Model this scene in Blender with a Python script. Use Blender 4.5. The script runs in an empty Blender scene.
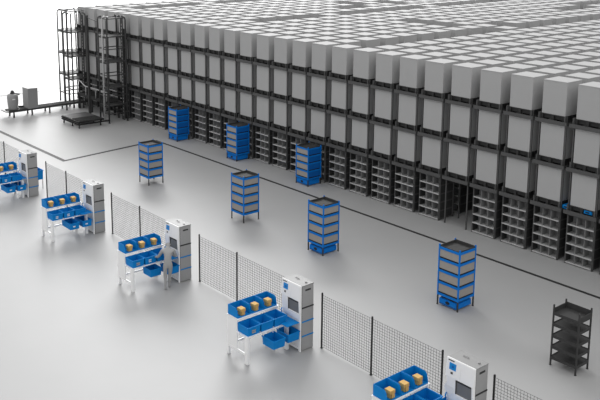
import bpy, bmesh, math, random
from mathutils import Vector, Matrix
random.seed(7)
COL = bpy.context.scene.collection
PI = math.pi

# ---------------------------------------------------------------- materials
def mat(name, col, rough=0.6, metal=0.0, noise=0.0, scale=6.0, emit=None, coat=0.0, bump=0.0):
    m = bpy.data.materials.new(name); m.use_nodes = True
    nt = m.node_tree; b = nt.nodes['Principled BSDF']
    c = (col, col, col, 1) if not isinstance(col, tuple) else (*col, 1)
    b.inputs['Base Color'].default_value = c
    b.inputs['Roughness'].default_value = rough
    b.inputs['Metallic'].default_value = metal
    if coat: b.inputs['Coat Weight'].default_value = coat
    if noise or bump:
        tc = nt.nodes.new('ShaderNodeTexCoord')
        n = nt.nodes.new('ShaderNodeTexNoise'); n.inputs['Scale'].default_value = scale; n.inputs['Detail'].default_value = 4
        nt.links.new(tc.outputs['Object'], n.inputs['Vector'])
        if noise:
            r = nt.nodes.new('ShaderNodeValToRGB')
            r.color_ramp.elements[0].position = .3; r.color_ramp.elements[1].position = .7
            r.color_ramp.elements[0].color = tuple(x*(1-noise) for x in c[:3])+(1,)
            r.color_ramp.elements[1].color = tuple(min(1, x*(1+noise)) for x in c[:3])+(1,)
            nt.links.new(n.outputs['Fac'], r.inputs['Fac']); nt.links.new(r.outputs['Color'], b.inputs['Base Color'])
        if bump:
            bp = nt.nodes.new('ShaderNodeBump'); bp.inputs['Strength'].default_value = bump; bp.inputs['Distance'].default_value = .01
            nt.links.new(n.outputs['Fac'], bp.inputs['Height']); nt.links.new(bp.outputs['Normal'], b.inputs['Normal'])
    return m
M = dict(
    floor=mat('floor_concrete', .36, .55, noise=.012, scale=.8),
    line=mat('floor_line_paint', .03, .6),
    crate=mat('crate_grey', .39, .85, noise=.01, scale=3),
    rack=mat('rack_steel', .082, .45, noise=.06, scale=4),
    pallet=mat('pallet_dark', .02, .7, noise=.2, scale=8),
    shelf=mat('shelf_plate', .42, .5, noise=.04, scale=5),
    comp=mat('compartment_grey', .22, .6, noise=.05, scale=5),
    blue=mat('blue_plastic', (.0, .20, .56), .6, noise=.03, scale=8),
    podblue=mat('blue_painted_steel', (.0, .16, .56), .6, noise=.03, scale=5),
    deepblue=mat('blue_panel', (.003, .10, .38), .45, noise=.05, scale=5),
    panel=mat('bin_front_grey', (.30, .28, .26), .6, noise=.04, scale=7),
    dark=mat('dark_steel', .045, .7, noise=.08, scale=6),
    black=mat('black_steel', .018, .5),
    white=mat('white_powder_coat', .85, .35, noise=.01, scale=5),
    cabgrey=mat('cabinet_grey', .32, .5, noise=.02, scale=5),
    cabtop=mat('cabinet_top_grey', .25, .5, noise=.01, scale=5),
    hatch=mat('hatch_grey', .16, .4, noise=.03, scale=5),
    tan=mat('cardboard_tan', (.62, .39, .13), .75, noise=.06, scale=14),
    tan2=mat('cardboard_flap', (.54, .33, .10), .75, noise=.06, scale=14),
    sticker=mat('sticker_white', .75, .6),
    stickertan=mat('sticker_tan', (.35, .30, .24), .7),
    wire=mat('fence_wire', .06, .8),
    tube=mat('tower_tube', .06, .4, noise=.1, scale=6),
    tubelight=mat('tower_rail_light', .42, .35, noise=.04, scale=5),
    skin=mat('person_pale_grey', .33, .6, noise=.02, scale=9),
    machine=mat('machine_shell', .25, .5, noise=.03, scale=5),
    belt=mat('conveyor_grey', .07, .5, noise=.04, scale=5),
    screen=mat('display_blue', (.01, .24, .62), .2),
)

for q_ in ('blue', 'podblue', 'deepblue', 'cabtop', 'dark', 'black', 'rack', 'white', 'tan', 'tube', 'belt', 'wire', 'line', 'skin'): M[q_].node_tree.nodes['Principled BSDF'].inputs['Specular IOR Level'].default_value = .2
M['crate'].node_tree.nodes['Principled BSDF'].inputs['Specular IOR Level'].default_value = .12
# ---------------------------------------------------------------- mesh helpers
class MB:
    def __init__(s): s.v = []; s.f = []; s.m = []; s.cur = 0
    def box(s, x0, x1, y0, y1, z0, z1):
        b = len(s.v)
        s.v += [(x0,y0,z0),(x1,y0,z0),(x1,y1,z0),(x0,y1,z0),(x0,y0,z1),(x1,y0,z1),(x1,y1,z1),(x0,y1,z1)]
        s.f += [tuple(b+i for i in q) for q in ((3,2,1,0),(4,5,6,7),(0,1,5,4),(1,2,6,5),(2,3,7,6),(3,0,4,7))]
        s.m += [s.cur]*6
        return s
    def bar(s, a, b, w, h=None):
        # square bar between two points
        h = h or w; a = Vector(a); b = Vector(b); d = (b-a).normalized()
        up = Vector((0,0,1)) if abs(d.z) < .95 else Vector((0,1,0))
        r = d.cross(up).normalized()*w/2; u = r.cross(d).normalized()*h/2
        k = len(s.v)
        for p in (a, b):
            for q in (-r-u, r-u, r+u, -r+u): s.v.append(tuple(p+q))
        s.f += [tuple(k+i for i in q) for q in ((0,1,2,3),(7,6,5,4),(0,4,5,1),(1,5,6,2),(2,6,7,3),(3,7,4,0))]
        s.m += [s.cur]*6
        return s
    def tube(s, pts, r, n=8, closed=False):
        pts = [Vector(p) for p in pts]; N = len(pts); k = len(s.v)
        for i, p in enumerate(pts):
            if closed: d = (pts[(i+1) % N]-pts[i-1]).normalized()
            else: d = (pts[min(i+1, N-1)]-pts[max(i-1, 0)]).normalized()
            up = Vector((0,0,1)) if abs(d.z) < .9 else Vector((1,0,0))
            a = d.cross(up).normalized(); b = a.cross(d).normalized()
            for j in range(n):
                t = 2*PI*j/n; s.v.append(tuple(p+a*(r*math.cos(t))+b*(r*math.sin(t))))
        for i in range(N if closed else N-1):
            o = k+i*n; q = k+((i+1) % N)*n
            for j in range(n):
                s.f.append((o+j, o+(j+1) % n, q+(j+1) % n, q+j)); s.m.append(s.cur)
        if not closed:
            s.f.append(tuple(k+j for j in range(n))[::-1]); s.m.append(s.cur)
            s.f.append(tuple(k+(N-1)*n+j for j in range(n))); s.m.append(s.cur)
        return s
    def prism(s, poly, axis, a, b):
        # poly = list of 2D points; extruded along axis between a and b
        k = len(s.v); n = len(poly)
        def P(u, v, t):
            return {'x': (t,u,v), 'y': (u,t,v), 'z': (u,v,t)}[axis]
        for t in (a, b):
            for u, v in poly: s.v.append(P(u, v, t))
        s.f.append(tuple(range(k, k+n))[::-1]); s.f.append(tuple(range(k+n, k+2*n))); s.m += [s.cur]*2
        for i in range(n):
            j = (i+1) % n; s.f.append((k+i, k+j, k+n+j, k+n+i)); s.m.append(s.cur)
        return s
    def lathe(s, prof, c, n=20):
        k = len(s.v)
        for r, z in prof:
            for j in range(n):
                t = 2*PI*j/n; s.v.append((c[0]+r*math.cos(t), c[1]+r*math.sin(t), c[2]+z))
        for i in range(len(prof)-1):
            for j in range(n):
                s.f.append((k+i*n+j, k+i*n+(j+1) % n, k+(i+1)*n+(j+1) % n, k+(i+1)*n+j)); s.m.append(s.cur)
        s.f.append(tuple(k+j for j in range(n))[::-1]); s.f.append(tuple(k+(len(prof)-1)*n+j for j in range(n))); s.m += [s.cur]*2
        return s
    def mesh(s, name, mats, bevel=0, seg=1, smooth=False):
        me = bpy.data.meshes.new(name); me.from_pydata(s.v, [], s.f)
        for m in (mats if isinstance(mats, (list, tuple)) else [mats]): me.materials.append(M[m] if isinstance(m, str) else m)
        me.polygons.foreach_set('material_index', s.m)
        bm = bmesh.new(); bm.from_mesh(me)
        bmesh.ops.recalc_face_normals(bm, faces=bm.faces)
        if bevel:
            bmesh.ops.bevel(bm, geom=[e for e in bm.edges if len(e.link_faces) == 2 and e.calc_face_angle(0) > .6], offset=bevel, segments=seg, affect='EDGES', clamp_overlap=True)
        bm.to_mesh(me); bm.free()
        if smooth: me.polygons.foreach_set('use_smooth', [True]*len(me.polygons))
        me.update(); return me
    def build(s, name, mats, parent=None, bevel=0, seg=1, smooth=False, loc=None):
        o = bpy.data.objects.new(name, s.mesh(name, mats, bevel, seg, smooth)); COL.objects.link(o)
        if parent: o.parent = parent
        if loc: o.location = loc
        return o
def tag(o, label=None, cat=None, group=None, kind=None):
    if label: o['label'] = label
    if cat: o['category'] = cat
    if group: o['group'] = group
    if kind: o['kind'] = kind
    return o
def empty(name, loc, label, cat, group=None, rz=0):
    o = bpy.data.objects.new(name, None); COL.objects.link(o); o.location = loc; o.rotation_euler = (0,0,rz)
    o.empty_display_size = .2
    return tag(o, label, cat, group)
KIDS = {}
def add_kids(root, *kids): KIDS.setdefault(root.name, []).extend(kids)
def copy_tree(o, loc=None, label=None, group=None, parent=None):
    c = o.copy(); COL.objects.link(c); c.parent = parent
    if loc is not None: c.location = loc
    if label: c['label'] = label
    if group: c['group'] = group
    for ch in KIDSOF(o): copy_tree(ch, parent=c)
    return c
def KIDSOF(o): return [x for x in list(bpy.data.objects) if x.parent == o]
def single(mesh, name, loc, label, cat, group=None, rz=0):
    o = bpy.data.objects.new(name, mesh); COL.objects.link(o); o.location = loc; o.rotation_euler = (0,0,rz)
    return tag(o, label, cat, group)
ORD = ['first','second','third','fourth','fifth','sixth','seventh','eighth','ninth','tenth','eleventh','twelfth','thirteenth','fourteenth',
       'fifteenth','sixteenth','seventeenth','eighteenth','nineteenth','twentieth','twenty-first','twenty-second','twenty-third','twenty-fourth',
       'twenty-fifth','twenty-sixth','twenty-seventh','twenty-eighth','twenty-ninth','thirtieth','thirty-first','thirty-second','thirty-third','thirty-fourth']

# ---------------------------------------------------------------- the setting
fl = MB(); fl.box(-240, 60, -60, 260, -.2, 0)
tag(fl.build('floor', 'floor'), kind='structure')
def trim(n, pts, w=.075):
    b = MB()
    for (x0, x1, y0, y1) in pts: b.box(x0, x1, y0, y1, .0, .004)
    tag(b.build('trim_%d' % n, 'line'), kind='structure')
trim(1, [(-25.95, 9, -2.0, -1.85)])
b = MB(); b.prism([(-26.1, -1.85), (-25.38, -8.2), (-25.16, -8.2), (-25.88, -1.85)], 'z', 0, .004); tag(b.build('trim_2', 'line'), kind='structure')
trim(3, [(-60, -25.16, -8.38, -8.14)])
trim(4, [(-45.0, -44.85, -14, 6.0)])

# ---------------------------------------------------------------- the storage block
P = 1.45; I0, I1 = -27, 0          # bays, the rightmost one is 0
LW, LD, RP = 1.0, 1.0, 1.40       # crate width, depth and row pitch
Z1, Z2, Z3 = 2.10, 3.745, 5.41      # ledges
ZB = .25; LH = 1.29
def bx(i): return i*P - (.08 if i <= -20 else 0)
# crate: body with rounded edges, lid seam and lid
c = MB()
c.box(0, LW, 0, LD, 0, LH-.05); c.box(.006, LW-.006, .006, LD-.006, LH-.05, LH-.043); c.box(0, LW, 0, LD, LH-.043, LH)
crate_me = c.mesh('storage_crate', 'crate', bevel=.012)
# pallet: deck boards, blocks, bottom runners and a dark fill for slot shade
p = MB()
for k in range(5): p.box(-.03, LW+.03, -.02+k*.235, -.02+k*.235+.15, .18, .21)
for x in (-.03, .43, .93):
    p.box(x, x+.10, -.02, LD, .0, .03)
    for y in (-.02, .46, .95): p.box(x, x+.10, y, y+.12, .03, .18)
p.box(0, LW, .05, LD-.06, .03, .18)  # added solid core, stands in for the black shade inside the open slots
pallet_me = p.mesh('pallet', 'pallet')

def make_rack(loc, label):
    t = empty('storage_rack', loc, label, 'rack', 'rack bays along the front of the storage block')
    for x in (-.07, 1.06):
        for y in (.03, .95):
            u = MB(); u.box(x-.022, x+.022, y-.025, y+.025, 0, Z3+.24)
            u.box(x-.022, x+.022, y-.05, y+.05, 0, .012)
            u.build('upright', 'rack', t)
    for z in (Z1, Z2, Z3):
        b = MB(); b.box(-.19, 1.15, -.13, -.03, z-.13, z); b.box(-.19, 1.15, -.13, -.115, z, z+.02)
        for x in (-.085, 1.02): b.box(x, x+.045, -.09, -.045, z-.01, z+.235)
        b.build('front_beam', 'rack', t)
        b = MB(); b.box(-.046, 1.036, .92, .98, z-.14, z-.02); b.build('rear_beam', 'rack', t)
        for x in (-.07, 1.06):
            b = MB(); b.box(x-.02, x+.02, .056, .924, z-.10, z-.03); b.build('side_rail', 'rack', t)
        for k in range(3):
            d = MB(); d.box(-.04+k*.46, .08+k*.46+.03, -.03, .92, z-.06, z); d.build('deck_plate', 'dark', t)
    return t

def make_shelving(loc, label, rz=0):
    t = empty('shelving_unit', loc, label, 'shelving', 'shelving units at ground level of the storage block', rz)
    W, D, H = 1.07, .96, 1.93
    for x in (-.012, W+.0):
        s = MB()
        for z in (.06, .42, .80, 1.18, 1.56): s.box(x, x+.012, .04, D-.04, z-.03, z+.03)
        for y in (0, D-.04): s.box(x-.006, x+.018, y, y+.04, 0, H)
        f = s.build('side_frame', 'rack', t)
        s = MB(); s.box(x+.003, x+.009, .04, D-.04, .09, H-.02); s.build('side_sheet', 'dark', f)
    b = MB(); b.box(0, W, .37, .39, .08, H); b.build('back_panel', 'comp', t)
    zs = [.07, .44, .81, 1.19, 1.56]
    for z in zs:
        s = MB(); s.box(0, W, 0, .37, z-.02, z); s.box(0, W, -.012, 0, z-.03, z+.02); s.build('shelf', 'shelf', t)
    s = MB(); s.box(-.012, W+.012, 0, D-.01, H-.02, H); s.build('top_panel', 'rack', t)
    for q, z in enumerate(zs):
        for x in (W/3, 2*W/3):
            s = MB(); s.box(x-.01, x+.01, .02, .37, z, (zs+[H-.02])[q+1]-.02); s.build('divider', 'comp', t)
    return t

bays = list(range(1, I0-1, -1))
rack0 = make_rack((bx(1),0,0), 'dark steel rack bay cut by the right edge of the photo')
shelf0 = None
OPEN = {-4}
def ordr(i): return ORD[-i] if i <= 0 else ''
for i in bays:
    if i != 1:
        lab = 'dark steel rack bay, %s full bay counted from the right edge' % ordr(i)
        if i == -4: lab = 'dark steel rack bay with an open passage at its foot'
        copy_tree(rack0, (bx(i), 0, 0), lab)
    if i in OPEN: continue
    lab = 'grey compartment shelving unit at floor level under the %s rack bay from the right' % ordr(i)
    if i == 1: lab = 'grey shelving unit cut by the right edge of the photo'
    if i == -3: lab = 'grey compartment shelving unit immediately right of the open passage'
    if i == -5: lab = 'grey compartment shelving unit immediately left of the open passage'
    if shelf0 is None: shelf0 = make_shelving((bx(i)-.038, -.02, 0), lab)
    else: copy_tree(shelf0, (bx(i)-.038, -.02, 0), lab)
# shelving lining the passage (standing further in, seen through the opening)
for k in (1, 2):
    copy_tree(shelf0, (bx(-5)-.038, RP*k, 0), 'dark shelving unit lining the left of the open passage, %s one in' % ORD[k])
    copy_tree(shelf0, (bx(-3)-.038, RP*k, 0), 'dark shelving unit lining the right of the open passage, %s one in' % ORD[k])
s = copy_tree(shelf0, (bx(-4)-.038, 4.25, 0), 'dark shelving unit closing the far end of the open passage')

# crates: front row individually on three tiers
TN = {0: 'lower', 1: 'middle', 2: 'top'}
n_ind = 0
for i in range(0, I0-1, -1):
    for k, z in enumerate((Z1, Z2, Z3)):
        col = '%s column from the right' % ordr(i)
        single(pallet_me, 'pallet', (bx(i), 0, z), 'dark pallet under the front %s tier crate, %s' % (TN[k], col), 'pallet', 'pallets under the front row crates')
        single(crate_me, 'storage_crate', (bx(i), 0, z+.21), 'grey crate on the %s tier of the front row, %s' % (TN[k], col), 'crate', 'grey crates of the front row')
        n_ind += 1
# top level behind the front row
camx, camy = 17.18, -28.79
def visible(x, y):
    # wedge in plan that the frame covers on the right side
    dx, dy = -17.6-camx, 33.7-camy
    xl = camx + dx*(y-camy)/dy
    return x < xl+.1
gone = set()
for j in range(1, 34):
    if j not in (9, 10, 16): gone.add((-9, j))
    if 2 < j and j % 7 != 0: gone.add((-17, j))
    if j % 5 != 1: gone.add((-25, j))
rr = random.Random(3)
for n in range(40):
    i = rr.randint(-34, -6); j = rr.randint(8, 33); L = rr.randint(1, 3)
    for q in range(L): gone.add((i-q, j)) if n % 2 else gone.add((i, j+q))
for e in [(-1,7),(-2,7),(-3,5),(-15,2),(-16,2),(-12,1)]: gone.discard(e)
cand = []; rest = []
NR = 34
for j in range(1, NR):
    for i in range(8, -28, -1):
        x, y = bx(i), j*RP
        if (i, j) in gone: continue
        if visible(x, y): cand.append(((x+.5-camx)**2+(y-camy)**2, i, j))
        elif visible(x-6, y): rest.append((i, j))
cand.sort()
keep = cand[:300-n_ind]; rest += [(i, j) for _, i, j in cand[300-n_ind:]]
for _, i, j in keep:
    if i > 0: w_ = '%s column past the last front crate' % ORD[i-1]
    else: w_ = 'behind the %s front crate from right' % ordr(i)
    single(crate_me, 'storage_crate', (bx(i), j*RP, Z3+.21), 'grey crate topping the block, %s row, %s' % (ORD[j], w_), 'crate', 'grey crates on top of the storage block')
far = MB(); rest += [(i, 0) for i in range(1, 6)]
for i, j in rest:
    x, y = bx(i), j*RP
    far.box(x, x+LW, y, y+LD, Z3+.21, Z3+.21+LH-.05); far.box(x+.006, x+LW-.006, y+.006, y+LD-.006, Z3+.21+LH-.05, Z3+.21+LH-.043); far.box(x, x+LW, y, y+LD, Z3+.21+LH-.043, Z3+.21+LH)
tag(far.build('storage_crate', 'crate'), 'far rows of grey crates covering the back of the block top', 'crate', kind='stuff')
# lower crates and steel of the inner rows
inn = MB()
for j in range(0, NR):
    for i in range(5, -28, -1):
        x, y = bx(i), j*RP
        if j == 0 and i < 1 or j and not visible(x-6, y): continue
        if i == -4 and j < 4: zz = [Z1, Z2]
        elif i in (-5, -3) and j < 4: zz = [Z1, Z2]
        elif j == 0: zz = [Z1, Z2]
        else: zz = [.3, Z1, Z2]
        if True:
            for z in zz: inn.box(x, x+LW, y, y+LD, z+.21, z+.21+LH)
tag(inn.build('inner_crate', 'crate'), 'inner rows of grey crates stacked under the block top', 'crate', kind='stuff')
inn = MB()
for j in range(0, NR):
    for i in range(5, -28, -1):
        x, y = bx(i), j*RP
        if j == 0 and i < 2 or j and not visible(x-6, y): continue
        for z in (Z1, Z2, Z3):
            inn.box(x-.15, x+1.13, y+.02, y+.08, z-.10, z); inn.box(x-.15, x+1.13, y+.90, y+.96, z-.10, z)
            inn.box(x, x+1.0, y+.02, y+LD-.02, z+.0, z+.209)
        if not (i == -4 and j < 4):
            for xx in (x-.07, x+1.06): inn.box(xx-.022, xx+.022, y-.0, y+.05, 0, 5.6)
tag(inn.build('inner_rack', 'rack'), 'inner steel of the storage block between the deep rows', 'rack', kind='stuff')

# blue shuttle robots tucked under two pallets at the right end
def shuttle(loc, label):
    t = empty('shuttle_robot', loc, label, 'robot', 'small blue shuttles in the rack')
    b = MB(); b.box(0, .34, 0, .5, .02, .16); b.build('body', 'blue', t, bevel=.02)
    b = MB(); b.box(.08, .24, -.008, 0, .07, .12); b.build('sensor', 'black', t)
    for x in (.03, .25):
        for y in (.08, .42): b = MB(); b.tube([(x, y, .03), (x+.06, y, .03)], .03, 10); b.build('wheel', 'black', t)
    return t
sh = shuttle((bx(0)-.36, .04, Z1-.03), 'small blue shuttle in the gap between the two rightmost rack columns')
copy_tree(sh, (bx(0)+.56, .0, Z1), 'small blue shuttle in front of the rightmost lower pallet')

# ---------------------------------------------------------------- mobile pods
def make_pod(loc, label, robot=False, sideblue=False, W=.89, D=.86):
    t = empty('mobile_shelf', loc, label, 'mobile shelf', 'blue mobile shelf pods')
    lv = [.38, .78, 1.18, 1.57, 1.95]
    zl = .33
    for x in (0, W-.045):
        for y in (0, D-.045):
            s = MB(); s.box(x, x+.045, y, y+.045, zl, 2.06); s.box(x+.008, x+.037, y+.008, y+.037, 2.06, 2.075)
            pst = s.build('post', 'podblue', t)
            s = MB(); s.box(x+.003, x+.042, y+.003, y+.042, 0.01, zl); s.box(x-.006, x+.051, y-.006, y+.051, 0, .012)
            s.build('foot', 'dark', pst)
    for k, z in enumerate(lv):
        s = MB(); s.box(.045, W-.045, 0, .03, z-.04, z+.035); s.box(.045, W-.045, D-.03, D, z-.04, z+.035)
        s.box(0, .03, .045, D-.045, z-.04, z+.035); s.box(W-.03, W, .045, D-.045, z-.04, z+.035)
        r = s.build('shelf_rim', 'podblue', t)
        s = MB(); s.box(.03, W-.03, .03, D-.03, z-.02, z); s.build('shelf_board', 'dark', t)
    for k in range(4):
        z0, z1 = lv[k]+.035, lv[k+1]-.04
        for nm, b_ in (('front', (.055, W-.055, .012, .022)), ('back', (.055, W-.055, D-.022, D-.012))):
            s = MB(); s.box(b_[0], b_[1], b_[2], b_[3], z0+.055, z1); s.box(b_[0], b_[1], b_[2]-.006, b_[2], z1-.02, z1-.008)
            s.build('bin_front', 'panel', t)
        for x in (.012, W-.022):
            s = MB(); s.box(x, x+.01, .055, D-.055, z0+.055, z1)
            s.build('side_panel', 'deepblue' if sideblue else 'panel', t)
        s = MB(); s.box(.03, W-.03, .03, D-.03, z0-.035, z0+.058); s.build('tray_edge', 'black', t)
    s = MB(); s.box(.03, .045, .045, D-.045, 1.95, 2.03); s.box(W-.045, W-.03, .045, D-.045, 1.95, 2.03)
    s.box(.045, W-.045, D-.06, D-.03, 1.95, 2.05); s.box(.045, W-.045, .03, .045, 1.95, 2.01)
    s.build('top_tray', 'dark', t)
    if sideblue: t.scale = (1.02, 1.02, .955)
    elif loc[0] > -1: t.scale = (1, 1, 1.04)
    if robot: make_drive((loc[0]+W/2, loc[1]+D/2, 0), robot, sideblue)
    return t
def make_drive(loc, label, wide=False):
    t = empty('drive_robot', loc, label, 'robot', 'blue drive robots under the mobile shelves')
    q = .42 if wide else .375; zt = .29 if wide else .26
    b = MB(); b.box(-q, q, -.405, .38, .04, zt); b.build('body', 'podblue', t, bevel=.02, seg=2)
    b = MB(); b.box(-.33, .33, -.33, .33, zt, .325); b.build('lift_plate', 'dark', t)
    b = MB(); b.lathe([(.055, 0), (.055, .012), (.04, .016)], (0,0,0), 16)
    o = b.build('sensor', 'black', t); o.rotation_euler = (PI/2, 0, 0); o.location = (0, -.405, .17); o.scale = (1.6, 1, 1)
    b = MB(); b.box(-q+.02, q-.02, -.412, -.400, .08, .09); b.build('bumper_strip', 'dark', t)
    for x in (-.28, .22):
        for y in (-.25, .2): b = MB(); b.tube([(x, y, .06), (x+.06, y, .06)], .06, 12); b.build('wheel', 'black', t)
    return t
make_pod((-.71, -6.68, 0), 'blue pod with grey bins nearest to the camera, on a blue drive robot', robot='blue drive robot under the pod nearest to the camera')
make_pod((-7.18, -6.75, 0), 'blue pod with grey bins in the middle of the open floor, on a drive robot', robot='blue drive robot under the pod in the middle of the floor')
make_pod((-12.09, -6.83, 0), 'blue pod with grey bins on bare legs, third from the left on the open floor')['label'] = 'blue pod on bare dark legs, the nearer of the two without a robot'
make_pod((-19.36, -7.10, 0), 'blue pod on bare dark legs, farthest left on the open floor')
make_pod((-14.36, -1.10, 0), 'blue pod parked by the rack, rightmost of the three along it', robot='blue drive robot under the rightmost pod along the rack', sideblue=True)
make_pod((-20.22, -1.02, 0), 'blue pod parked by the rack, middle of the three along it', robot='blue drive robot under the middle pod along the rack', sideblue=True)
make_pod((-25.9, -1.12, 0), 'blue pod parked by the rack, leftmost of the three along it', robot='blue drive robot under the leftmost pod along the rack', sideblue=True)
# the empty dark shelf
t = empty('open_shelf', (4.09, -7.37, 0), 'empty dark steel shelf standing alone on the floor at the right', 'shelf')
W, D = .85, .66
for x in (0, W-.04):
    for y in (0, D-.04):
        s = MB(); s.box(x, x+.04, y, y+.04, 0, 1.88); s.box(x-.008, x+.048, y-.008, y+.048, 0, .012); s.build('post', 'dark', t)
for z in (.25, .58, .92, 1.28):
    s = MB(); s.box(.01, W-.01, .01, D-.01, z, z+.02)
    s.box(.04, W-.04, 0, .012, z-.05, z+.04); s.box(.04, W-.04, D-.012, D, z-.05, z+.04)
    s.box(0, .012, .04, D-.04, z-.05, z+.04); s.box(W-.012, W, .04, D-.04, z-.05, z+.04)
    s.build('shelf', 'dark', t)
s = MB(); s.box(.01, W-.01, .01, D-.01, 1.60, 1.62)
s.box(.04, W-.04, 0, .012, 1.57, 1.66); s.box(.04, W-.04, D-.012, D, 1.57, 1.80); s.box(0, .012, .04, D-.04, 1.57, 1.76); s.box(W-.012, W, .04, D-.04, 1.57, 1.76)
s.build('top_tray', 'dark', t)

# ---------------------------------------------------------------- picking stations
S = 6.374
DX = {0: -.22, 1: -.22, 2: -.21, 3: 0, 4: -.06}; DY = {0: .03, 1: .06, 2: .04, 3: 0, 4: .03}
WHO = {0: 'leftmost bench in the photo', 1: 'second bench from the left', 2: 'bench where the grey person stands', 3: 'second bench from the right', 4: 'bench cut by the bottom edge'}
WHC = {0: 'leftmost in the photo', 1: 'second from the left', 2: 'behind the grey person', 3: 'second from the right', 4: 'nearest, cut by the bottom edge'}
POSN = ['nearest the end', 'in the middle', 'nearest the cabinet']

# bench (origin at the reference corner of station 3)
def make_bench(off, label, dyb):
    t = empty('picking_bench', (-2.36+off, -13.4+dyb, 0), label, 'bench', 'white picking benches')
    ox, oy = 2.36, 13.4
    def b(): return MB()
    def B(m, x0, x1, y0, y1, z0, z1): return m.box(x0+ox, x1+ox, y0+oy, y1+oy, z0, z1)
    for y in (-14.17, -12.66):
        m = B(b(), -2.86, -2.37, y, y+.035, .33, 1.24); m.build('end_panel', 'white', t, bevel=.006)
        m = B(b(), -2.86, -2.775, y, y+.07, 0, .33); m.build('rear_leg', 'white', t, bevel=.006)
        m = B(b(), -2.0, -1.865, y-.01, y+.08, 0, .84); m.build('front_leg', 'white', t, bevel=.008)
        m = B(b(), -2.79, -1.98, y+.0, y+.04, .26, .33); m.build('cross_bar', 'white', t, bevel=.005)
    m = B(b(), -2.87, -2.33, -14.18, -12.60, 1.24, 1.27); m.build('upper_shelf', 'white', t, bevel=.005)
    m = B(b(), -2.40, -1.86, -14.18, -12.60, .84, .87); m.build('lower_shelf', 'white', t, bevel=.005)
    m = B(b(), -2.84, -2.79, -14.13, -12.66, .28, .33); m.build('rear_rail', 'white', t, bevel=.005)
    m = B(b(), -2.50, -1.62, -13.62, -13.58, .66, .69)
    return t

def upper_bin_mesh():
    L, Wd, H = .49, .48, .30
    m = MB(); t = .012
    m.box(0, Wd, 0, L, 0, t); m.box(0, t, 0, L, 0, H)
    prof = [(0, 0), (Wd, 0), (Wd, .05), (Wd-.02, .15), (Wd-.05, .25), (Wd-.09, H-.01), (Wd-.12, H), (0, H)]
    m.prism(prof, 'y', 0, t); m.prism(prof, 'y', L-t, L)
    m.box(Wd-t, Wd, 0, L, 0, .04)
    return m.mesh('storage_bin', 'blue', bevel=.003)
def deep_bin(Wx, Ly, H, taper=.03, lip=True, name='tote_bin'):
    # open bin with tapering walls, rolled rim and a floor; origin at the low x, low y corner of the rim
    bm = bmesh.new(); t = .016
    def ring(ins, z): return [bm.verts.new(v) for v in ((ins, ins, z), (Wx-ins, ins, z), (Wx-ins, Ly-ins, z), (ins, Ly-ins, z))]
    rings = [ring(taper, 0), ring(.016, H-.03), ring(0, H-.03), ring(0, H), ring(t+.008, H), ring(t+taper, .015)]
    bm.faces.new(rings[0][::-1])
    for a, b_ in zip(rings, rings[1:]):
        for k in range(4): bm.faces.new((a[k], a[(k+1) % 4], b_[(k+1) % 4], b_[k]))
    bm.faces.new(rings[-1])
    bmesh.ops.recalc_face_normals(bm, faces=bm.faces)
    me = bpy.data.meshes.new(name); bm.to_mesh(me); bm.free(); me.materials.append(M['blue']); return me
up_me = upper_bin_mesh()
low_me = deep_bin(.54, .49, .27)
hang_me = deep_bin(.56, .48, .27)
wide_me = deep_bin(.80, .44, .27)
carton_m = MB(); carton_m.box(.0, .20, 0, .18, .12, .215); carton_m.box(.02, .19, .02, .15, 0, .12); carton_me = carton_m.mesh('carton', 'tan', bevel=.006)
flap_m = MB(); flap_m.prism([(.2005, .20), (.21, .20), (.225, .03), (.215, .03)], 'y', .03, .14); flap_me = flap_m.mesh('flap', 'tan2', bevel=.002)

def carton(loc, label):
    t = empty('carton', loc, label, 'carton', 'tan cartons in the upper bins')
    o = bpy.data.objects.new('box_body', carton_me); COL.objects.link(o); o.parent = t
    o = bpy.data.objects.new('flap', flap_me); COL.objects.link(o); o.parent = t
    return t

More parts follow.
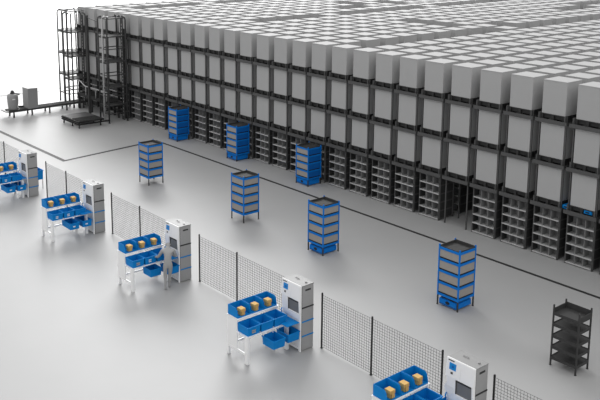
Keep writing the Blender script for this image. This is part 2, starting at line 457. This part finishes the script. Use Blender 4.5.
def make_cabinet(off, dyc, label, k):
    X0, Y0 = -1.505+off, -12.34+dyc
    t = empty('picking_cabinet', (X0, Y0, 0), label, 'cabinet', 'white fronted picking cabinets')
    # x runs from -0.87 to 0, y from 0 (front) to 0.52 (back)
    m = MB(); m.box(-.85, -.015, .03, .52, 1.40, 2.07); m.build('upper_housing', 'cabgrey', t, bevel=.008)
    m = MB(); m.box(-.86, -.005, .02, .525, 2.07, 2.095); m.build('top_panel', 'cabtop', t, bevel=.004)
    # side wall split into modules by coloured bands
    for z0, z1 in ((.02, .455), (.495, .915), (.955, 1.36)):
        for xx in (-.035, -.85): m = MB(); m.box(xx, xx+.02, .05, .52, z0, z1); m.build('side_module', 'cabgrey', t, bevel=.004)
    m = MB(); m.box(-.83, -.035, .50, .52, .02, 1.40); m.build('back_panel', 'cabgrey', t)
    m = MB(); m.box(-.82, -.04, .05, .07, .10, 1.18); m.build('inner_panel', 'white', t)
    for z in (.475, .935):
        for xx in (-.04, -.862): m = MB(); m.box(xx, xx+.032, .04, .525, z-.02, z+.02); m.build('side_band', 'blue', t)['label'] = 'blue band'
    for xx in (-.04, -.862): m = MB(); m.box(xx, xx+.032, .04, .525, 1.36, 1.40); m.build('side_band', 'dark', t)['label'] = 'dark band'
    m = MB(); m.box(-.03, -.008, .022, .05, .0, 2.07); m.build('edge_seam', 'dark', t)
    # white fascia: profile leans over at the top, opening for the hatch
    m = MB()
    up = [(-.06, 1.62), (.03, 1.58), (.03, 2.10), (.0, 2.11), (-.02, 2.09)]
    m.prism(up, 'x', -.86, 0)
    lo = [(-.035, 1.20), (.03, 1.20), (.03, 1.60), (-.058, 1.63)]
    m.prism(lo, 'x', -.82, -.555); m.prism(lo, 'x', -.06, 0)
    m.prism([(-.012, 1.02), (.03, 1.02), (.03, 1.22), (-.036, 1.22)], 'x', -.82, 0)
    f = m.build('fascia', 'white', t, bevel=.006)
    m = MB(); m.box(-.09, .0, -.012, .03, 0, 1.03); m.build('front_leg', 'white', t, bevel=.006)
    m = MB(); m.box(-.82, -.785, -.0, .03, 0, 1.03); m.build('front_leg', 'white', t, bevel=.006)
    m = MB(); m.box(-.785, -.09, -.0, .03, .05, .12); m.build('foot_rail', 'white', t, bevel=.004)
    m = MB(); m.box(-.555, -.06, -.01, .002, 1.20, 1.57); h = m.build('hatch', 'hatch', t)
    m = MB(); m.box(-.56, -.54, -.03, -.01, 1.20, 1.58); m.box(-.54, -.06, -.03, -.01, 1.555, 1.58); m.build('hatch_frame', 'dark', h)
    # display, button and emblem bar on the fascia
    yf = lambda z: -.06+(z-1.62)*(.04/.47)
    def plate(nm, x0, x1, z0, z1, mt, par, th=.01, lab=None):
        q = MB(); v = [(yf(z0)-th, z0), (yf(z0)+.004, z0), (yf(z1)+.004, z1), (yf(z1)-th, z1)]
        q.prism(v, 'x', x0, x1); o = q.build(nm, mt, par)
        if lab: o['label'] = lab
        return o
    d = plate('display', -.755, -.555, 1.83, 2.0, 'screen', t, .012, 'blue touch display')
    plate('display_icon', -.675, -.615, 1.885, 1.945, 'deepblue', d, .014)
    plate('button', -.70, -.64, 1.72, 1.77, 'dark', t, .012, 'dark square button')
    plate('emblem', -.80, -.62, 2.045, 2.068, 'black', t, .008)
    plate('fascia_seam', -.415, -.405, 1.66, 1.98, 'sticker', t, .004)
    # carrying handle and cap on the roof
    m = MB(); m.tube([(-.62, .33, 2.095), (-.61, .33, 2.115), (-.58, .33, 2.12), (-.50, .33, 2.12), (-.47, .33, 2.115), (-.46, .33, 2.095)], .011, 8); m.build('roof_handle', 'cabgrey', t, smooth=True)
    m = MB(); m.lathe([(.035, 0), (.035, .02), (.02, .028)], (-.14, .32, 2.095), 14); m.build('roof_cap', 'cabtop', t)
    m = MB(); m.box(-.016, -.010, .18, .40, 1.90, 1.955); m.box(-.014, -.004, .20, .38, 1.945, 1.955); m.build('side_grip', 'dark', t)
    if k == 4:
        m = MB(); m.lathe([(.15, 0), (.15, .006)], (0,0,0), 24); o = m.build('round_cover', 'sticker', t); o.rotation_euler = (PI/2, 0, 0); o.location = (-.74, -.038, 1.30)
    # blue worktop sheet in front of the opening
    m = MB(); m.prism([(-.84, -.25), (-.34, -.25), (-.34, -.50), (-.04, -.50), (-.04, -.015), (-.84, -.015)], 'z', .935, .955)
    m.box(-.84, -.825, -.25, -.015, .955, 1.03)
    m.build('pick_tray', 'blue', t, bevel=.004)['label'] = 'blue tray plate'
    m = MB(); m.tube([(-.80, -.06, 1.02), (-.80, -.10, 1.10), (-.80, -.06, 1.18)], .02, 8); m.build('scanner', 'blue', t, smooth=True)['label'] = 'blue hand scanner'
    return t

bench0 = None
STK = {0: (0, 1), 1: (0, 1), 2: (0, 1), 3: (0,), 4: (0,)}
for k in range(5):
    off = S*(k-3)+DX[k]+.49; who = WHO[k]; dyb = -.13+DY[k]
    coff = off; off += {0: .25, 1: .12, 2: .04, 3: 0, 4: -.40}[k]
    bl = 'white picking bench, the ' + who
    if bench0 is None: bench0 = make_bench(off, bl, dyb)
    else: copy_tree(bench0, (-2.36+off, -13.4+dyb, 0), bl)
    make_cabinet(coff, DY[k]-.22, 'white fronted grey picking cabinet, ' + WHC[k], k)
    for n in range(3):
        y = -14.15+n*.505+dyb
        single(up_me, 'storage_bin', (-2.84+off, y, 1.27), 'open blue bin on the upper shelf %s, %s' % (POSN[n], who), 'bin', 'open blue bins on the upper shelves')
        carton((-2.61+off, y+.16, 1.2825), 'tan carton in the upper bin %s, %s' % (POSN[n], who))
        lb = empty('tote_bin', (-2.41+off, y, .87), 'deep blue bin on the lower shelf %s, %s' % (POSN[n], who), 'bin', 'deep blue bins on the lower shelves')
        o = bpy.data.objects.new('bin_body', low_me); COL.objects.link(o); o.parent = lb
        if n in STK[k]:
            light = k in (0, 1) or n == 1
            s_ = MB(); w_ = .14 if not light else .10
            for z in (.075, .135): s_.box(.517, .534, .16, .16+w_, z, z+.03)
            s_.build('label_sticker', 'sticker' if light else 'stickertan', lb)
    # bins slung under the lower shelf on runners
    if k in (2, 3, 4):
        dx = {2: -2.26, 3: -2.0, 4: -2.0}[k]
        hs = [(hang_me, dx, -13.54, .56), (hang_me, -2.06, -12.93, .56)]
    else:
        hs = [(wide_me, -2.36, -13.54, .80), (wide_me, -2.36, -12.98, .80)]
    if k == 0: hs = [(wide_me, -2.45, -13.50, .80), (wide_me, -2.45, -12.98, .80)]
    for n, (me, x, y, wx) in enumerate(hs):
        hb = empty('hanging_bin', (x+off, y+dyb, .43), 'blue bin hanging below the shelf %s, %s' % (('farther from the cabinet', 'next to the cabinet')[n], who), 'bin', 'blue bins hanging below the lower shelves')
        o = bpy.data.objects.new('bin_body', me); COL.objects.link(o); o.parent = hb
        # slide rails reach back and up to the shelf
        for yy in (.03, .40):
            s_ = MB(); s_.box(.02, .05, yy, yy+.02, .255, .39); s_.box(.02, .20, yy, yy+.02, .39, .412)
            s_.build('hanger', 'white', hb)
        if k in (0, 1):
            s_ = MB(); s_.box(wx-.036, wx-.012, .14, .24, .10, .15); s_.build('label_sticker', 'sticker', hb)

# blue tote sticking out behind the leftmost cabinet
t = empty('tote_bin', (-2.5-3*S-.22, -11.75, .48), 'blue tote on a grey stand behind the leftmost cabinet', 'bin')
o = bpy.data.objects.new('bin_body', deep_bin(.62, .42, .46)); COL.objects.link(o); o.parent = t
for x in (.03, .56):
    for y in (.03, .36): m = MB(); m.box(x, x+.03, y, y+.03, -.48, 0); m.build('leg', 'cabgrey', t)

# ---------------------------------------------------------------- mesh fence
YF = -11.88
fw = {}
def fence_panel_mesh(L, key):
    if key in fw: return fw[key]
    m = MB(); a = .0062
    n = int(L/.09)
    for q in range(n+1):
        x = q*L/n; m.box(x-a/2, x+a/2, -a/2, a/2, .06, 1.72)
    for q in range(21):
        z = .06+q*1.66/20; m.box(0, L, -a/2-a, -a/2, z-a/2, z+a/2)
    fw[key] = m.mesh('mesh_panel', 'wire'); return fw[key]
pm = MB(); pm.box(-.02, .02, -.02, .02, 0, 1.78); pm.box(-.035, .035, -.035, .035, 0, .012); pm.box(-.018, .018, -.018, .018, 1.78, 1.79); post_me = pm.mesh('post', 'black')
FN = {-1: 'wire mesh fence run at the far left edge of the photo', 0: 'wire mesh fence run right of the leftmost cabinet', 1: 'wire mesh fence run between the second cabinet and the person', 2: 'wire mesh fence run right of the cabinet behind the person',
      3: 'wire mesh fence run between the two nearest cabinets', 4: 'wire mesh fence run at the bottom right, past the nearest cabinet'}
for k in range(-1, 5):
    FX = {-1: -26.3, 0: -19.72, 1: -13.57, 2: -7.26, 3: -.82, 4: 5.39}[k]
    t = empty('mesh_fence', (FX, YF, 0), FN[k], 'fence', 'wire mesh fence runs')
    xs = [0, {0: 2.04, 1: 2.23, 2: 2.21, 3: 2.07, 4: 2.15}.get(k, 1.71), {0: 4.75, 1: 4.8, 2: 4.85, 3: 4.59}.get(k, 4.6)]
    for x in xs:
        o = bpy.data.objects.new('post', post_me); COL.objects.link(o); o.parent = t; o.location = (x, 0, 0)
    for a_, b_ in zip(xs, xs[1:]):
        L = round(b_-a_-.04, 3)
        o = bpy.data.objects.new('mesh_panel', fence_panel_mesh(L, L)); COL.objects.link(o); o.parent = t; o.location = (a_+.02, 0, 0)

# ---------------------------------------------------------------- person
def skinned(name, joints, edges, root, mt, sub=2, parent=None):
    me = bpy.data.meshes.new(name)
    keys = list(joints); idx = {q: n for n, q in enumerate(keys)}
    me.from_pydata([joints[q][0] for q in keys], [(idx[a], idx[b]) for a, b in edges], [])
    o = bpy.data.objects.new(name, me); COL.objects.link(o); me.materials.append(M[mt])
    sk = o.modifiers.new('skin', 'SKIN'); sk.use_smooth_shade = True
    me.skin_vertices.new() if not me.skin_vertices else None
    for q in keys:
        v = me.skin_vertices[0].data[idx[q]]; r = joints[q][1]
        v.radius = r if isinstance(r, tuple) else (r, r); v.use_root = (q == root)
    ss = o.modifiers.new('sub', 'SUBSURF'); ss.levels = sub; ss.render_levels = sub
    if parent: o.parent = parent
    return o
J = {
 'pelvis': ((0, 0, .95), (.14, .17)), 'waist': ((-.05, 0, 1.10), (.125, .15)), 'chest': ((-.16, .0, 1.24), (.145, .19)), 'upper': ((-.27, 0, 1.35), (.13, .16)),
 'neck': ((-.37, 0, 1.42), .058), 'headlow': ((-.42, 0, 1.45), .078), 'head': ((-.49, 0, 1.50), (.09, .082)), 'crown': ((-.535, 0, 1.55), .062),
 'shL': ((-.25, .20, 1.35), .075), 'elL': ((-.33, .27, 1.10), .055), 'wrL': ((-.50, .13, 1.10), .034), 'paL': ((-.57, .09, 1.10), (.042, .02)),
 'shR': ((-.25, -.20, 1.35), .075), 'elR': ((-.28, -.34, 1.12), .05), 'wrR': ((-.43, -.48, 1.07), .032), 'paR': ((-.48, -.53, 1.055), (.042, .02)),
 'hipR': ((.0, -.09, .88), .095), 'knR': ((-.02, -.10, .50), .064), 'anR': ((.03, -.10, .10), .045), 'heR': ((.04, -.10, .045), .042), 'toR': ((-.16, -.11, .035), .037),
 'hipL': ((.0, .09, .88), .095), 'knL': ((-.10, .06, .52), .062), 'anL': ((-.16, .03, .10), .042), 'heL': ((-.15, .03, .045), .04), 'toL': ((-.34, .03, .035), .035),
}
Eg = [('pelvis','waist'),('waist','chest'),('chest','upper'),('upper','neck'),('neck','headlow'),('headlow','head'),('head','crown'),
      ('upper','shL'),('shL','elL'),('elL','wrL'),('wrL','paL'),('upper','shR'),('shR','elR'),('elR','wrR'),('wrR','paR'),
      ('pelvis','hipR'),('hipR','knR'),('knR','anR'),('anR','heR'),('heR','toR'),('pelvis','hipL'),('hipL','knL'),('knL','anL'),('anL','heL'),('heL','toL')]
# fingers: four bent fingers and a thumb per hand
for s_, sg in (('L', -1), ('R', 1)):
    p0 = Vector(J['pa'+s_][0]); d = (p0-Vector(J['wr'+s_][0])).normalized(); side = Vector((0, 1, 0))
    for n in range(4):
        a = p0+side*(-.030+.020*n); L = (.070, .082, .078, .062)[n]
        J['f%s%d_a' % (s_, n)] = (tuple(a+d*.03), .0105)
        J['f%s%d_b' % (s_, n)] = (tuple(a+d*(.03+L*.5)+Vector((0,0,-.008))), .0095)
        J['f%s%d_c' % (s_, n)] = (tuple(a+d*(.03+L*.85)+Vector((0,0,-.035))), .008)
        Eg += [('pa'+s_, 'f%s%d_a' % (s_, n)), ('f%s%d_a' % (s_, n), 'f%s%d_b' % (s_, n)), ('f%s%d_b' % (s_, n), 'f%s%d_c' % (s_, n))]
    J['t%s_a' % s_] = (tuple(p0+side*sg*.035-d*.02), .012); J['t%s_b' % s_] = (tuple(p0+side*sg*.055+d*.03+Vector((0,0,-.02))), .010)
    Eg += [('wr'+s_, 't%s_a' % s_), ('t%s_a' % s_, 't%s_b' % s_)]
PX, PY_ = -7.36, -13.16
person = empty('person', (PX, PY_, 0), 'plain pale grey figure leaning over a picking bench and reaching into its blue bins', 'person', rz=math.radians(-35))
skinned('body', J, Eg, 'pelvis', 'skin', 2, person)
# face features and ears as small additions on the head
hd = Vector(J['head'][0])
up_h = (Vector(J['crown'][0])-Vector(J['headlow'][0])).normalized(); fw_h = Vector((-up_h.z, 0, up_h.x)); fw_h = fw_h if fw_h.x < 0 else -fw_h
def ball(nm, c, rad):
    bm = bmesh.new(); bmesh.ops.create_uvsphere(bm, u_segments=12, v_segments=8, radius=1, matrix=Matrix.Translation(c) @ Matrix.Diagonal((*rad, 1)))
    me = bpy.data.meshes.new(nm); bm.to_mesh(me); bm.free(); me.materials.append(M['skin']); o = bpy.data.objects.new(nm, me); COL.objects.link(o); o.parent = person
for sg in (-1, 1):
    ball('eye', hd+fw_h*.078+Vector((0, sg*.03, 0)), (.011, .012, .011))
    ball('ear', hd+Vector((0, sg*.083, 0)), (.02, .010, .03))
ball('nose', hd+fw_h*.09-up_h*.02, (.016, .012, .02)); ball('mouth', hd+fw_h*.076-up_h*.055, (.012, .024, .008))

# ---------------------------------------------------------------- caged lift towers at the left end
def make_tower(name, loc, label, w, d, h, levels, plates, light=()):
    t = empty(name, loc, label, 'tower', None)
    r = .055
    pts = [(0,0), (w*.5,0), (w,0), (w,d), (0,d), (w*.5, d)]
    for n, (x, y) in enumerate(pts):
        m = MB(); rr_ = r*1.3 if n in light else r
        # poles bend inward at the top like hoops
        cx_, cy_ = w/2, d/2
        m.tube([(x, y, 0), (x, y, h-.22), (x+(cx_-x)*.04, y+(cy_-y)*.04, h-.10), (x+(cx_-x)*.14, y+(cy_-y)*.14, h-.02), (x+(cx_-x)*.28, y+(cy_-y)*.28, h)], rr_, 8)
        m.tube([(x, y, 0), (x, y, .02)], .08, 10)
        m.build('pole', 'tubelight' if n in light else 'tube', t, smooth=True)
    for z in levels:
        m = MB(); q = .06
        m.tube([(q,0,z),(w-q,0,z),(w,q,z),(w,d-q,z),(w-q,d,z),(q,d,z),(0,d-q,z),(0,q,z)], .035, 6, closed=True)
        m.build('ring', 'tube', t, smooth=True)
    for z in plates:
        m = MB(); m.box(.06, w-.06, .06, d-.06, z-.05, z)
        m.bar((.0,.0,z-.06),(w,.0,z-.06),.06,.08); m.bar((.0,d,z-.06),(w,d,z-.06),.06,.08)
        m.build('platform', 'dark', t)
    # rack mast with perforation in the middle
    m = MB(); m.box(w*.66, w*.66+.14, d-.10, d-.02, 0, h-.15)
    mast = m.build('mast', 'tube', t)
    m = MB()
    for q in range(int((h-.6)/.22)): m.box(w*.66+.045, w*.66+.095, d-.108, d-.10, .3+q*.22, .3+q*.22+.10)
    m.build('slots', 'tubelight', mast)
    return t
make_tower('lift_tower', (-32.9, -1.85, 0), 'dark caged lift tower with a pale front rail, nearest of the towers', 1.15, 1.35, 6.85, [.6, 1.15, 1.75, 2.3, 3.1, 3.95, 4.8, 5.6, 6.75], [1.1, 2.3, 3.95, 5.6], light=(1,))
make_tower('lift_tower', (-40.75, -.85, 0), 'dark caged lift tower at the far left end beside the conveyor', 1.4, 1.4, 6.65, [.65, 2.1, 3.65, 5.2, 6.6], [2.05, 3.6, 5.15], light=())
make_tower('lift_tower', (-38.9, -1.35, 0), 'dark open lift tower standing between the two outer towers', 1.25, 1.1, 6.6, [1.3, 2.0, 3.6, 5.3, 6.75], [2.0, 3.6, 5.3], light=())
# dark column at the end of the rack
m = MB(); m.box(-32.62, -32.40, -.28, -.10, 0, 5.95); m.box(-32.56, -32.46, -.30, -.28, .3, 5.9); m.box(-32.68, -32.34, -.34, -.04, 0, .02)
tag(m.build('steel_column', 'dark'), 'tall dark steel column between the nearest lift tower and the crates', 'column')

t = empty('steel_post', (-34.75, -1.65, 0), 'slim dark steel post left of the nearest lift tower, with a thin top rail', 'post')
m = MB(); m.box(-.07, .07, -.07, .07, 0, 6.75); m.box(-.14, .14, -.14, .14, 0, .02); m.build('column', 'dark', t)
m = MB(); m.tube([(.07, 0, 6.6), (1.62, -.1, 6.45)], .03, 8); m.build('rail', 'tube', t)
# conveyor along the end of the block, running out to the left
t = empty('conveyor', (-37.95, -6.25, 0), 'long low dark roller conveyor running out from the lift towers', 'conveyor')
Lc = 5.7
for x in (0, .72):
    m = MB(); m.box(x, x+.07, 0, Lc, .36, .50); m.build('side_rail', 'dark', t)
m = MB()
for q in range(int(Lc/.16)): m.tube([(.07, .1+q*.16, .44), (.72, .1+q*.16, .44)], .045, 8)
m.build('rollers', 'belt', t, smooth=True)['kind'] = 'stuff'
for q in range(5):
    y = .25+q*1.28
    for x in (.0, .71):
        m = MB(); m.box(x, x+.08, y, y+.08, 0, .36); m.box(x-.02, x+.10, y-.02, y+.10, 0, .012); m.build('leg', 'dark', t)
m = MB(); m.prism([(-.3, .50), (-.28, .44), (.0, .38), (.0, .42)], 'x', 0, .79); m.build('end_lip', 'belt', t)
# crate on the conveyor
cm = crate_me.copy(); cm.materials.clear(); cm.materials.append(M['machine'])  # same crate type, darker colour offsets the strong light at this end
cc = single(cm, 'storage_crate', (-37.88, -5.0, .50), 'tall grey crate standing alone on the conveyor at the far left', 'crate'); cc.scale = (.86, .70, 1.06)
# rounded machine at the end of the conveyor
t = empty('control_machine', (-37.55, -5.85, .50), 'rounded grey machine with a dark knob standing on the conveyor end', 'machine')
m = MB(); m.lathe([(.30, 0), (.31, .1), (.36, .5), (.37, .85), (.33, 1.0), (.24, 1.06)], (0, 0, 0), 24); m.build('shell', 'machine', t, smooth=True)
m = MB(); m.lathe([(.16, 1.05), (.16, 1.10), (.12, 1.16), (.11, 1.24), (.05, 1.28)], (0, 0, 0), 16); m.build('knob', 'dark', t, smooth=True)
m = MB(); m.bar((.1, .1, 1.06), (.15, .44, 1.0), .10, .10); m.build('arm', 'dark', t)
m = MB(); m.box(.325, .372, -.16, .02, .70, .77); m.build('plate', 'sticker', t)['label'] = 'small white plate'
m = MB(); m.tube([(.1, .33, .18), (.12, .55, .14), (.12, .7, .14)], .05, 8); m.build('coupling', 'black', t, smooth=True)

# raised transfer platforms between the towers
t = empty('transfer_deck', (-37.4, -1.0, 0), 'raised dark transfer deck linking the lift towers at the conveyor end', 'platform')
m = MB(); m.box(-.1, 4.3, -.1, .80, 1.0, 1.12); m.box(-.1, 4.3, -.16, -.1, .92, 1.16); m.build('deck', 'black', t)
for x in (.1, 1.9, 3.6):
    m = MB(); m.bar((x, -.1, 0), (x, -.1, .95), .12); m.build('leg', 'dark', t)
    m = MB(); m.bar((x, .7, 0), (x, .7, .99), .12); m.build('leg', 'dark', t)
m = MB(); m.tube([(-.05, -.15, 2.0), (.35, -.15, 2.0), (1.1, -.15, 1.72), (4.2, -.15, 1.72)], .04, 8)
for x in (0, 1.2, 2.6, 4.1): m.tube([(x, -.15, 1.1), (x, -.15, 1.72)], .035, 8)
m.build('handrail', 'tubelight', t, smooth=True)

# low roller table in front
t = empty('roller_table', (-33.85, -4.15, 0), 'low dark roller table with a grey top in front of the lift towers', 'table')
m = MB()
for a_, b_ in (((0,0,.42),(2.35,0,.42)), ((0,1.75,.42),(2.35,1.75,.42)), ((0,0,.42),(0,1.75,.42)), ((2.35,0,.42),(2.35,1.75,.42)), ((1.2,0,.42),(1.2,1.75,.42)),
               ((0,0,.30),(2.35,0,.30)), ((2.35,0,.28),(2.35,2.2,.28))): m.bar(a_, b_, .07, .09)
m.build('frame', 'black', t)
m = MB(); m.box(.0, 1.3, .02, 1.73, .465, .50); m.build('top_plate', 'belt', t)
m = MB()
for q in range(6): m.bar((1.4+q*.17, .05, .47), (1.4+q*.17, 1.7, .47), .07, .05)
m.build('rollers', 'dark', t)
for x, y in ((.1, .1), (2.2, .1), (2.2, 1.6), (.1, 1.6), (1.3, .1), (1.3, 1.6)):
    m = MB(); m.bar((x, y, .1), (x, y, .40), .06); lg = m.build('leg', 'black', t)
    m = MB(); m.lathe([(.05, -.03), (.05, .03)], (0,0,0), 12); o = m.build('caster', 'black', lg); o.rotation_euler = (0, PI/2, 0); o.location = (x, y, .052)

# ---------------------------------------------------------------- light
sc = bpy.context.scene
w = bpy.data.worlds.new('white_surroundings'); sc.world = w; w.use_nodes = True
nt = w.node_tree; bg = nt.nodes['Background']; bg.inputs['Strength'].default_value = 1.0
tc = nt.nodes.new('ShaderNodeTexCoord'); sx = nt.nodes.new('ShaderNodeSeparateXYZ'); nt.links.new(tc.outputs['Generated'], sx.inputs[0])
mr = nt.nodes.new('ShaderNodeMapRange'); mr.inputs['From Min'].default_value = 0; mr.inputs['From Max'].default_value = 1
mr.inputs['To Min'].default_value = .86; mr.inputs['To Max'].default_value = 1.08
nt.links.new(sx.outputs['Z'], mr.inputs['Value'])
cb = nt.nodes.new('ShaderNodeCombineColor')
for q in range(3): nt.links.new(mr.outputs['Result'], cb.inputs[q])
nt.links.new(cb.outputs['Color'], bg.inputs['Color'])
def area(name, loc, target, size, power, sy=None):
    l = bpy.data.lights.new(name, 'AREA'); l.energy = power; l.shape = 'RECTANGLE'; l.size = size; l.size_y = sy or size
    o = bpy.data.objects.new(name, l); COL.objects.link(o); o.location = loc
    o.rotation_euler = (Vector(target)-Vector(loc)).to_track_quat('-Z', 'Y').to_euler(); return o
area('hall_light', (-94, 54, 40), (-25, -8, 0), 66, 180000, 66)

# ---------------------------------------------------------------- camera
cam = bpy.data.cameras.new('camera'); co = bpy.data.objects.new('camera', cam); COL.objects.link(co)
f_px, cx_px, cy_px, yaw, pitch, roll = 873.82, 258.73, 90.65, .8942, .1882, .0011
cam.sensor_fit = 'HORIZONTAL'; cam.sensor_width = 36; cam.lens = f_px*36/600
cam.shift_x = (300-cx_px)/600; cam.shift_y = (cy_px-200)/600
cam.clip_end = 1000
co.location = (11.8459*1.45, -19.8558*1.45, 8.7224*1.45)
fwd = Vector((-math.sin(yaw)*math.cos(pitch), math.cos(yaw)*math.cos(pitch), -math.sin(pitch)))
rt = Vector((math.cos(yaw), math.sin(yaw), 0)); upv = rt.cross(fwd)
r2 = rt*math.cos(roll)+upv*math.sin(roll); u2 = upv*math.cos(roll)-rt*math.sin(roll)
co.rotation_euler = Matrix((r2, u2, -fwd)).transposed().to_euler()
sc.camera = co
sc.view_settings.view_transform = 'Standard'; sc.view_settings.look = 'None'
sc.view_settings.exposure = 0; sc.view_settings.gamma = 1; sc.view_settings.use_curve_mapping = False
